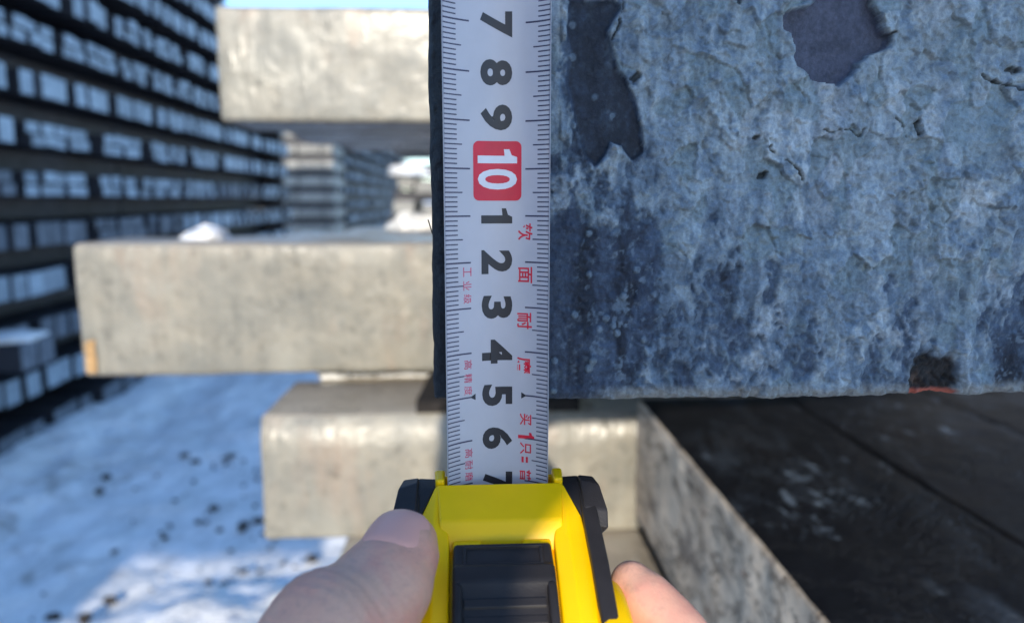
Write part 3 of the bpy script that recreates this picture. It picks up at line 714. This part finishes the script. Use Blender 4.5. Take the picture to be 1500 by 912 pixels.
def glyph_bm(ch, wide, high, bold):
    """flat glyph scaled to a box (wide along the line of writing, high across it), turned a quarter turn clockwise"""
    cu = bpy.data.curves.new('glyph', 'FONT'); cu.body = ch; cu.resolution_u = 4; cu.offset = bold; cu.fill_mode = 'FRONT'
    ob = bpy.data.objects.new('glyph', cu); col.objects.link(ob)
    bpy.context.view_layer.update(); dg = bpy.context.evaluated_depsgraph_get(); me = bpy.data.meshes.new_from_object(ob.evaluated_get(dg))
    bm = bmesh.new(); bm.from_mesh(me); bpy.data.objects.remove(ob); bpy.data.curves.remove(cu); bpy.data.meshes.remove(me)
    if ch == '1':
        bm.clear(); bm.faces.new([bm.verts.new(p) for p in ((.46, 0, 0), (1, 0, 0), (1, 1, 0), (.56, 1, 0), (.42, .86, 0), (0, .80, 0), (0, .66, 0), (.46, .68, 0))])
    bmesh.ops.remove_doubles(bm, verts=bm.verts[:], dist=1e-5)
    xs_ = [v_.co.x for v_ in bm.verts]; ys_ = [v_.co.y for v_ in bm.verts]
    x0, x1, y0, y1 = min(xs_), max(xs_), min(ys_), max(ys_)
    for v_ in bm.verts:
        tx = ((v_.co.x - x0) / (x1 - x0) - .5) * wide; ty = ((v_.co.y - y0) / (y1 - y0) - .5) * high
        v_.co = Vector((ty, -tx, 0))
    return bm
def glyph(name, ch, m, s, wide, high, mat, bold=0, off=.004, parent=blade, dz=0):
    bm = glyph_bm(ch, wide, high, bold)
    for v_ in bm.verts: v_.co += Vector((s, mark_z(m) + dz, 0))
    return print_obj(name, bm, mat, off, parent)
for m, ch, wd in ((4, '4', .53), (5, '5', .49), (6, '6', .49), (7, '7', .53), (8, '8', .54), (9, '9', .54), (11, '1', .33), (12, '2', .53), (13, '3', .52), (14, '4', .55), (15, '5', .50), (16, '6', .51), (17, '7', .50)):
    glyph('numeral', ch, m, -.03, wd, .69, M_INK, .042, dz={9: .08, 7: -.03, 11: 0, 17: -.05}.get(m, 0))
bm = bmesh.new(); zc = mark_z(10) - .045; w2, h2, rr_ = .535, .635, .13
pl = []
for cx_, cz_, a0 in ((w2 - rr_, h2 - rr_, 0), (-w2 + rr_, h2 - rr_, 90), (-w2 + rr_, -h2 + rr_, 180), (w2 - rr_, -h2 + rr_, 270)):
    for q in range(7):
        a = math.radians(a0 + 15 * q); pl.append((-.01 + cx_ + rr_ * math.cos(a), zc + cz_ + rr_ * math.sin(a), 0))
bm.faces.new([bm.verts.new(p) for p in pl])
badge = print_obj('red_badge', bm, M_RED, .004)
for ch, dz, wd in (('1', .27, .30), ('0', -.22, .44)):
    glyph('white_numeral', ch, 10, -.01, wd, .87, M_WHITE, .022, .007, blade, dz)
for ch, m, h_, w_, s in (('软', 11.34, .35, .37, .62), ('面', 12.28, .34, .36, .62), ('耐', 13.30, .36, .37, .61), ('磨', 14.31, .35, .38, .60), ('买', 15.55, .29, .27, .64), ('1', 15.93, .41, .15, .66), ('只', 16.23, .28, .28, .64), ('=', 16.50, .16, .14, .62), ('普', 16.87, .29, .30, .64)):
    glyph('red_character', ch, m, s, w_, h_, M_RED, .014)
for ch, m in (('工', 12.20), ('业', 12.50), ('级', 12.79), ('高', 14.25), ('精', 14.56), ('度', 14.84), ('高', 16.28), ('耐', 16.56), ('磨', 16.83)):
    glyph('pink_character', ch, m, -.70, .21, .19, M_PINK, .006)

# the case
M_YEL = plain('yellow_plastic', (.97, .555, .001), .34, .25, .03)
M_BLK = plain('black_rubber', (.024, .021, .021), .5, .28, .2, .25, 2500)
XC = .58
def sx(a): return XC + a
bm = bmesh.new()
core = [(16.3, -7.0), (14.7, -7.15), (13.4, -7.5), (12.3, -8.15), (11.2, -9.1), (10.5, -10.2), (10.25, -11.5), (10.45, -12.8), (11.3, -13.75), (12.6, -14), (16.3, -14)]
slab(bm, core, sx(-1.1), sx(1.1))
# nose with the blade mouth behind it
def hexa(bm, A, B):
    a = [bm.verts.new(p) for p in A]; b = [bm.verts.new(p) for p in B]; n = len(a)
    bm.faces.new(a); bm.faces.new(b[::-1])
    for i in range(n): bm.faces.new((a[i], b[i], b[(i + 1) % n], a[(i + 1) % n]))
nose_l = [(sx(-1.40), 15.72, -6.24), (sx(-1.30), 14.72, -6.66), (sx(-1.30), 14.52, -6.98), (sx(-1.30), 14.45, -7.3), (sx(-1.40), 15.8, -7.3)]
nose_r = [(sx(2 * 0) + (XC - p[0]) , p[1], p[2]) for p in nose_l]
nose_r = [(2 * XC - p[0], p[1], p[2]) for p in nose_l]
hexa(bm, nose_l, nose_r)
for sg in (-1, 1):                                             # lugs beside the blade mouth
    hexa(bm, [(sx(sg * 1.22), 15.74, -6.16), (sx(sg * 1.22), 16.3, -6.12), (sx(sg * 1.22), 16.3, -7.2), (sx(sg * 1.22), 15.74, -7.2)],
         [(sx(sg * 1.42), 15.74, -6.16), (sx(sg * 1.46), 16.3, -6.12), (sx(sg * 1.46), 16.3, -7.2), (sx(sg * 1.42), 15.74, -7.2)])
slab(bm, [(16.4, -6.35), (16.52, -6.35), (16.52, -7.2), (16.4, -7.2)], sx(-1.4), sx(1.4))
# ledge tabs in front of the lock button
slab(bm, [(14.5, -6.98), (14.22, -7.02), (14.22, -7.3), (14.5, -7.3)], sx(-1.02), sx(-.42)); slab(bm, [(14.5, -6.98), (14.22, -7.02), (14.22, -7.3), (14.5, -7.3)], sx(.42), sx(1.02))
case = bm_obj('case', bm, M_YEL, tape, (XC, 13.2, -10.5), bevel=.06, segs=3)
# rails along both sides of the button
RAIL = [(15.74, -6.22, 1.30, 1.44), (14.95, -6.60, 1.16, 1.74), (14.4, -6.86, 1.08, 1.78), (13.6, -7.12, 1.06, 1.78), (12.5, -7.66, 1.05, 1.78), (11.4, -8.5, 1.05, 1.78), (10.55, -9.6, 1.05, 1.78), (10.0, -10.9, 1.05, 1.78), (10.05, -12.2, 1.05, 1.78), (10.6, -13.3, 1.05, 1.78), (11.6, -14.05, 1.05, 1.78), (13.4, -14.25, 1.05, 1.78), (16.3, -14.25, 1.05, 1.78)]
for sg in (-1, 1):
    bm = bmesh.new(); prev = None; first = None
    for i, (y, z, xi, xo) in enumerate(RAIL):
        cy, cz = 14.2, -10.6; d = Vector((cy - y, cz - z)); d = d / d.length
        sec = [(sx(sg * xi), y + d.x * .10, z + d.y * .10), (sx(sg * (xi * .55 + xo * .45)), y, z), (sx(sg * xo), y + d.x * .12, z + d.y * .12), (sx(sg * xo), y + d.x * 1.2, z + d.y * 1.2), (sx(sg * xi), y + d.x * 1.2, z + d.y * 1.2)]
        cur = [bm.verts.new(p) for p in sec]
        if prev: 
            for j in range(5): bm.faces.new((prev[j], cur[j], cur[(j + 1) % 5], prev[(j + 1) % 5]))
        else: bm.faces.new(cur)
        prev = cur
    bm.faces.new(prev[::-1])
    bm_obj('side_rail', bm, M_YEL, tape, (XC + sg * 1.4, 13.2, -10.5), bevel=.05)
# yellow side covers
for sg in (-1, 1):
    bm = bmesh.new(); n = 40
    ring_ = [(13.15 + 3.0 * math.cos(a), -10.55 + 3.05 * math.sin(a)) for a in np.linspace(0, 2 * math.pi, n, endpoint=False)]
    slab(bm, ring_, sx(sg * 1.7), sx(sg * 2.36))
    bm_obj('side_cover', bm, M_YEL, tape, (XC + sg * 2.2, 13.15, -10.55), bevel=.18, segs=3)
# black rubber bands with thick bumpers at the nose
for sg in (-1, 1):
    bm = bmesh.new()
    outer = [(16.35, -6.35), (15.7, -6.33), (14.85, -6.60), (14.2, -6.82), (13.6, -7.02), (12.5, -7.55), (11.35, -8.4), (10.45, -9.5), (9.9, -10.9), (9.95, -12.25), (10.5, -13.4), (11.5, -14.2), (13.4, -14.4), (16.35, -14.4)]
    slab(bm, outer, sx(sg * 1.74), sx(sg * 2.08))
    band = bm_obj('grip_band', bm, M_BLK, tape, (XC + sg * 1.9, 13.2, -10.5), bevel=.06)
    bm = bmesh.new()
    A_ = [(sx(sg * 1.80), 16.1, -6.22), (sx(sg * 1.80), 15.75, -6.20), (sx(sg * 1.80), 15.0, -6.52), (sx(sg * 1.80), 14.8, -6.85), (sx(sg * 1.8), 16.1, -7.9)]
    B_ = [(sx(sg * 2.16), 16.1, -6.26), (sx(sg * 2.24), 15.6, -6.28), (sx(sg * 2.33), 15.0, -6.62), (sx(sg * 2.30), 14.8, -6.95), (sx(sg * 2.2), 16.1, -7.9)]
    hexa(bm, A_, B_)
    hexa(bm, [(sx(sg * 1.30), 16.28, -6.33), (sx(sg * 1.42), 15.7, -6.34), (sx(sg * 1.72), 14.98, -6.66), (sx(sg * 1.72), 14.9, -7.2), (sx(sg * 1.30), 16.28, -7.25)],
         [(sx(sg * 1.84), 16.28, -6.30), (sx(sg * 1.84), 15.7, -6.32), (sx(sg * 1.84), 14.98, -6.64), (sx(sg * 1.84), 14.9, -7.2), (sx(sg * 1.84), 16.28, -7.25)])
    bm_obj('bumper', bm, M_BLK, band, (XC + sg * 2.1, 15.5, -6.8), bevel=.05)
# lock button: ribbed black pad
bm = bmesh.new()
slab(bm, [(14.24, -6.92), (13.62, -7.09), (13.48, -7.0), (13.12, -7.14), (12.98, -7.34), (12.4, -7.70), (11.6, -8.3), (10.9, -9.3), (10.6, -10.3), (11.2, -10.5), (14.24, -8.0)], sx(-1.0), sx(1.0))
for sg in (-1, 1): slab(bm, [(13.12, -7.14), (12.9, -7.22), (12.4, -7.52), (11.6, -8.12), (11.6, -8.4), (12.4, -7.8), (13.12, -7.4)], sx(sg * .80), sx(sg * .998))
btn = bm_obj('lock_button', bm, M_BLK, tape, (XC, 12.6, -8), bevel=.08)
bm = bmesh.new()
for x0, x1, y0, y1 in ((-.80, .80, 14.12, 14.05), (-.80, .80, 13.62, 13.56), (-.80, -.73, 14.05, 13.62), (.73, .80, 14.05, 13.62)):
    z0, z1 = -6.90 - (14.28 - y0) * .275, -6.90 - (14.28 - y1) * .275
    slab(bm, [(y0, z0 - .03), (y0, z0 + .05), (y1, z1 + .05), (y1, z1 - .03)], sx(x0), sx(x1))
bm_obj('button_frame', bm, M_BLK, btn, (XC, 13.8, -7), bevel=.015)
for q in range(5):
    bm = bmesh.new(); y0 = 12.78 - .27 * q; z0 = -7.47 - .172 * q - .02 * q * q
    slab(bm, [(y0 + .1, z0 - .05), (y0 + .09, z0 + .11), (y0 - .05, z0 + .02), (y0 - .08, z0 - .2)], sx(-.78), sx(.78))
    bm_obj('grip_rib', bm, plain('black_rib', (.024, .021, .021), .5, .28) if q == 0 else bpy.data.materials['black_rib'], btn, (XC, y0, z0), bevel=.02)

# ---------------------------------------------------------------- the photographer
t = NT('skin'); v = t.map(rand=False)
k = t.mix(t.ramp(t.noise(v, 45, 4, .6, .4), [(.35, 0.), (.68, 1.)]), (.66, .385, .27), (.70, .33, .225))
k = t.mix(t.ramp(t.noise(v, 700, 3, .7), [(.3, .35), (.5, 0.)]), k, (.40, .24, .19))
k = t.mix(t.ramp(t.noise(v, 90, 4, .6, .3), [(.45, 0.), (.72, .6)]), k, (.66, .24, .19))
t.set(Base_Color=k, Roughness=.48, Specular_IOR_Level=.4, Subsurface_Weight=.12)
t.b.inputs['Subsurface Radius'].default_value = (.6, .25, .15); t.b.inputs['Subsurface Scale'].default_value = .002
cells = t.noise(t.map((1, 1, 1), False), 1500, 3, .6); t.bump(t.math('ADD', cells, t.math('MULTIPLY', t.noise(v, 300, 3), 1.2)), .25, .0004)
M_SKIN = t.m
t = NT('nail'); v = t.map(rand=False); t.set(Base_Color=(.74, .37, .29), Roughness=.4, Specular_IOR_Level=.25); M_NAIL = t.m
def chain(bm, pts_):
    """tapered tube through (x,y,z,r) joints as overlapping balls and cones, to be fused by a voxel remesh"""
    for i, p in enumerate(pts_):
        res = bmesh.ops.create_uvsphere(bm, u_segments=20, v_segments=12, radius=p[3])
        for v_ in res['verts']: v_.co += Vector(p[:3])
        if i:
            a, b = Vector(pts_[i - 1][:3]), Vector(p[:3]); d = b - a
            res = bmesh.ops.create_cone(bm, cap_ends=True, segments=20, radius1=pts_[i - 1][3], radius2=p[3], depth=d.length)
            q = Vector((0, 0, 1)).rotation_difference(d.normalized()); mtx = q.to_matrix()
            for v_ in res['verts']: v_.co = mtx @ v_.co + (a + b) / 2
def fused(name, bm, voxel, smooth_it, mat, parent, org):
    o_ = Vector(org)
    for v_ in bm.verts: v_.co = (v_.co - o_) * .01
    me = bpy.data.meshes.new(name); bm.to_mesh(me); bm.free()
    o = bpy.data.objects.new(name, me); col.objects.link(o)
    m = o.modifiers.new('fuse', 'REMESH'); m.mode = 'VOXEL'; m.voxel_size = voxel * .01
    m = o.modifiers.new('relax', 'SMOOTH'); m.factor = .5; m.iterations = smooth_it
    bpy.context.view_layer.update(); dg = bpy.context.evaluated_depsgraph_get()
    me2 = bpy.data.meshes.new_from_object(o.evaluated_get(dg)); bpy.data.objects.remove(o); bpy.data.meshes.remove(me)
    me2.name = name; me2.polygons.foreach_set('use_smooth', [True] * len(me2.polygons)); me2.materials.clear(); me2.materials.append(mat)
    return link(name, me2, None, parent, org)
person = empty('person', (6, -44, -EYE))
tag(person, 'person in a dark hooded jacket whose bare hand grips the yellow tape case', 'person')
HORG = (1, 9, -12)
bm = bmesh.new()
chain(bm, [(-1.27, 13.42, -6.52, .60), (-1.38, 13.05, -6.56, .74), (-1.62, 12.5, -6.85, .90), (-1.95, 11.95, -7.05, .97), (-2.42, 11.4, -7.08, 1.10), (-2.95, 10.6, -7.8, 1.08), (-3.7, 9.2, -9.6, 1.15), (-3.3, 8.0, -12.0, 1.5), (-1.4, 6.0, -14.6, 1.7)])
chain(bm, [(3.2, 13.9, -7.72, .46), (3.42, 13.6, -7.95, .60), (3.9, 13.0, -8.42, .70), (4.4, 12.0, -9.15, .78), (4.8, 10.9, -9.95, .88), (4.3, 8.8, -11.2, 1.05)])
chain(bm, [(3.3, 15.2, -10.8, .55), (3.9, 14.8, -11.0, .72), (4.9, 13.4, -11.5, .82), (5.5, 11.9, -12.0, .92), (4.6, 8.9, -13.1, 1.08)])
chain(bm, [(3.3, 14.7, -13.0, .52), (3.9, 14.2, -13.2, .68), (4.8, 12.7, -13.7, .8), (5.2, 11.3, -14.2, .88), (4.2, 8.6, -14.9, 1.05)])
chain(bm, [(2.9, 13.2, -15.1, .46), (3.4, 12.6, -15.3, .58), (4.0, 11.4, -15.8, .68), (4.1, 10.2, -16.2, .76), (3.2, 8.0, -16.4, .95)])
for q in ((4.1, 8.2, -11.4, 1.2), (4.3, 8.2, -13.1, 1.25), (3.9, 7.9, -14.8, 1.2), (3.0, 7.4, -16.1, 1.1), (-1.8, 7.2, -12.6, 1.5)):
    chain(bm, [q, (1.6, 5.8, -14.6, 1.65), (2.4, 2.6, -17.6, 1.9)])
chain(bm, [(2.0, 3.6, -16.8, 2.0), (2.8, 1.4, -18.4, 2.3), (6.8, -7, -22.6, 3.2)])
hand = fused('hand', bm, .075, 12, M_SKIN, person, HORG)
nvh = len(hand.data.vertices); hc = np.zeros(nvh * 3, np.float32); hn = np.zeros(nvh * 3, np.float32)
hand.data.vertices.foreach_get('co', hc); hand.data.vertex_normals.foreach_get('vector', hn); hc = hc.reshape(-1, 3).astype(float); hn = hn.reshape(-1, 3)
pc = hc * 100 + np.array(HORG)
def creases(joint, axis, offs, rad, depth):
    a_ = np.array(axis, float); a_ /= np.linalg.norm(a_); r_ = pc - np.array(joint); tt = r_ @ a_; wgt = np.exp(-(np.linalg.norm(r_, axis=1) / rad) ** 4)
    wob_ = .10 * fbm(pc[:, 0] * 1.4, pc[:, 1] * 1.4, pc[:, 2] * 1.4, 2)
    return sum(-depth * k_ * np.exp(-((tt + wob_ - o_) / .055) ** 2) for o_, k_ in offs) * wgt
dsp = creases((-2.42, 11.4, -6.6), (.42, .80, .05), ((-.42, .7), (-.2, 1.), (.02, .8), (.24, 1.), (.5, .6)), 1.25, .032) + creases((4.3, 12.2, -8.9), (-.5, .8, .5), ((-.2, 1), (.05, .8), (.3, 1)), 1.1, .03)
dsp += .012 * fbm(pc[:, 0] / .35, pc[:, 1] / .35, pc[:, 2] / .35, 3) + .03 * fbm(pc[:, 0] / 1.3, pc[:, 1] / 1.3, pc[:, 2] / 1.3, 2)
hand.data.vertices.foreach_set('co', (hc + hn * (dsp * .01)[:, None]).astype(np.float32).ravel()); hand.data.update()
# thumbnail laid on the thumb
bpy.context.view_layer.update()
bvh = BVHTree.FromPolygons([hand.matrix_world @ v_.co for v_ in hand.data.vertices], [tuple(p.vertices) for p in hand.data.polygons])
ax = Vector((.26, .92, .16)).normalized(); nrm_ = Vector((-.10, -.28, .95)); nrm_ = (nrm_ - ax * nrm_.dot(ax)).normalized(); side_ = ax.cross(nrm_).normalized()
c0 = W((-1.44, 13.02, -6.2)); hit = bvh.ray_cast(c0 + nrm_ * .02, -nrm_); c0 = hit[0] if hit[0] is not None else c0
NU, NVn, RN = 17, 15, .0076; nv_pts = []
for i in range(NU):
    for j in range(NVn):
        a = (i / (NU - 1) - .5) * 2; b = (j / (NVn - 1) - .5) * 2
        th = a * .86 * math.sqrt(max(0, 1 - max(0, abs(b) - .35) ** 2 * 1.9)); e = max(abs(a), abs(b)) ** 8
        nv_pts.append(c0 + side_ * (RN * math.sin(th)) + nrm_ * (RN * (math.cos(th) - 1) + .00025 - .0006 * e - .0009 * max(0, b) ** 2 - .0002 * b * b) + ax * (b * .0058))
Vn = np.array([(p.x * 100, p.y * 100, p.z * 100 - EYE) for p in nv_pts])
mesh('thumbnail', Vn, gridfaces(NU, NVn), M_NAIL, hand, (-1.44, 13.0, -6.2))
# clothes and head, out of frame: they throw the shade on the billet, the tape and the hand
M_JKT = plain('dark_jacket', (.035, .04, .055), .8, .2, .3); M_TRS = plain('dark_trousers', (.03, .03, .034), .85, .2, .3)
bm = bmesh.new()
chain(bm, [(5.4, -4.2, -21.2, 3.6), (9, -14, -25, 4.4), (15, -26, -30, 5.0), (17, -42, -22, 6.0), (14, -54, -13, 7.5)])
chain(bm, [(-20, -54, -13, 7.5), (-25, -46, -28, 6.2), (-26, -38, -40, 5.4), (-18, -38, -50, 5.0), (-8, -42, -52, 5)])
chain(bm, [(-3, -54, -12, 9), (-3, -56, -26, 14), (-3, -57, -44, 14), (-3, -58, -66, 14)])
chain(bm, [(7, -55, -16, 9), (6, -56, -44, 13), (5, -57, -66, 13)]); chain(bm, [(-12, -55, -16, 9), (-11, -56, -44, 13), (-10, -57, -66, 13)])
chain(bm, [(-7, -54, -8, 5.2), (-7.3, -52, 4, 4.4), (-7.2, -51, 12, 4.2)])
chain(bm, [(-6.8, -51, 16, 4.3), (0, -52, 26.4, 8.2), (0, -53, 29, 8.8), (0, -53, 31, 8)])
chain(bm, [(-5, -52, 20.4, 3.4), (8.2, -52, 20.0, 3.3), (9, -53, 25, 3.5), (6, -53, 29, 5)])  # unseen bulk added to the hood, shaped to shade the billet's lower right
fused('jacket', bm, 1.0, 6, M_JKT, person, (-2, -55, -30))
bm = bmesh.new()
for s_ in (-1, 1):
    chain(bm, [(-3 + s_ * 8, -57, -68, 11), (-3 + s_ * 10, -57, -100, 8), (-3 + s_ * 11, -58, -138, 6.5)])
fused('trousers', bm, 1.2, 4, M_TRS, person, (-2, -57, -90))
bm = bmesh.new()
for s_ in (-1, 1):
    chain(bm, [(-3 + s_ * 11, -59, -141, 6.2), (-3 + s_ * 12, -49, -144, 5.0), (-3 + s_ * 12, -43, -145, 4.2)])
fused('boots', bm, .9, 3, plain('black_boots', (.02, .02, .02), .6), person, (-2, -53, -143))
bm = bmesh.new()
chain(bm, [(-6.6, -49, 14, 3.6), (-1, -46.8, 23, 5.6), (-.5, -47.5, 28, 7.6)]); chain(bm, [(-.8, -40.2, 27, 1.0), (-1.2, -38.8, 24.2, 1.3), (-1.4, -40.4, 23.8, 1.2)]); chain(bm, [(-3.6, -41.0, 20.6, .8), (-.2, -41.0, 20.9, .8)])
for s_ in (-1, 1): chain(bm, [(-.8 + s_ * 3.0, -40.9, 27, 1.1)])
fused('head', bm, .35, 4, M_SKIN, person, (-1, -46, 18))
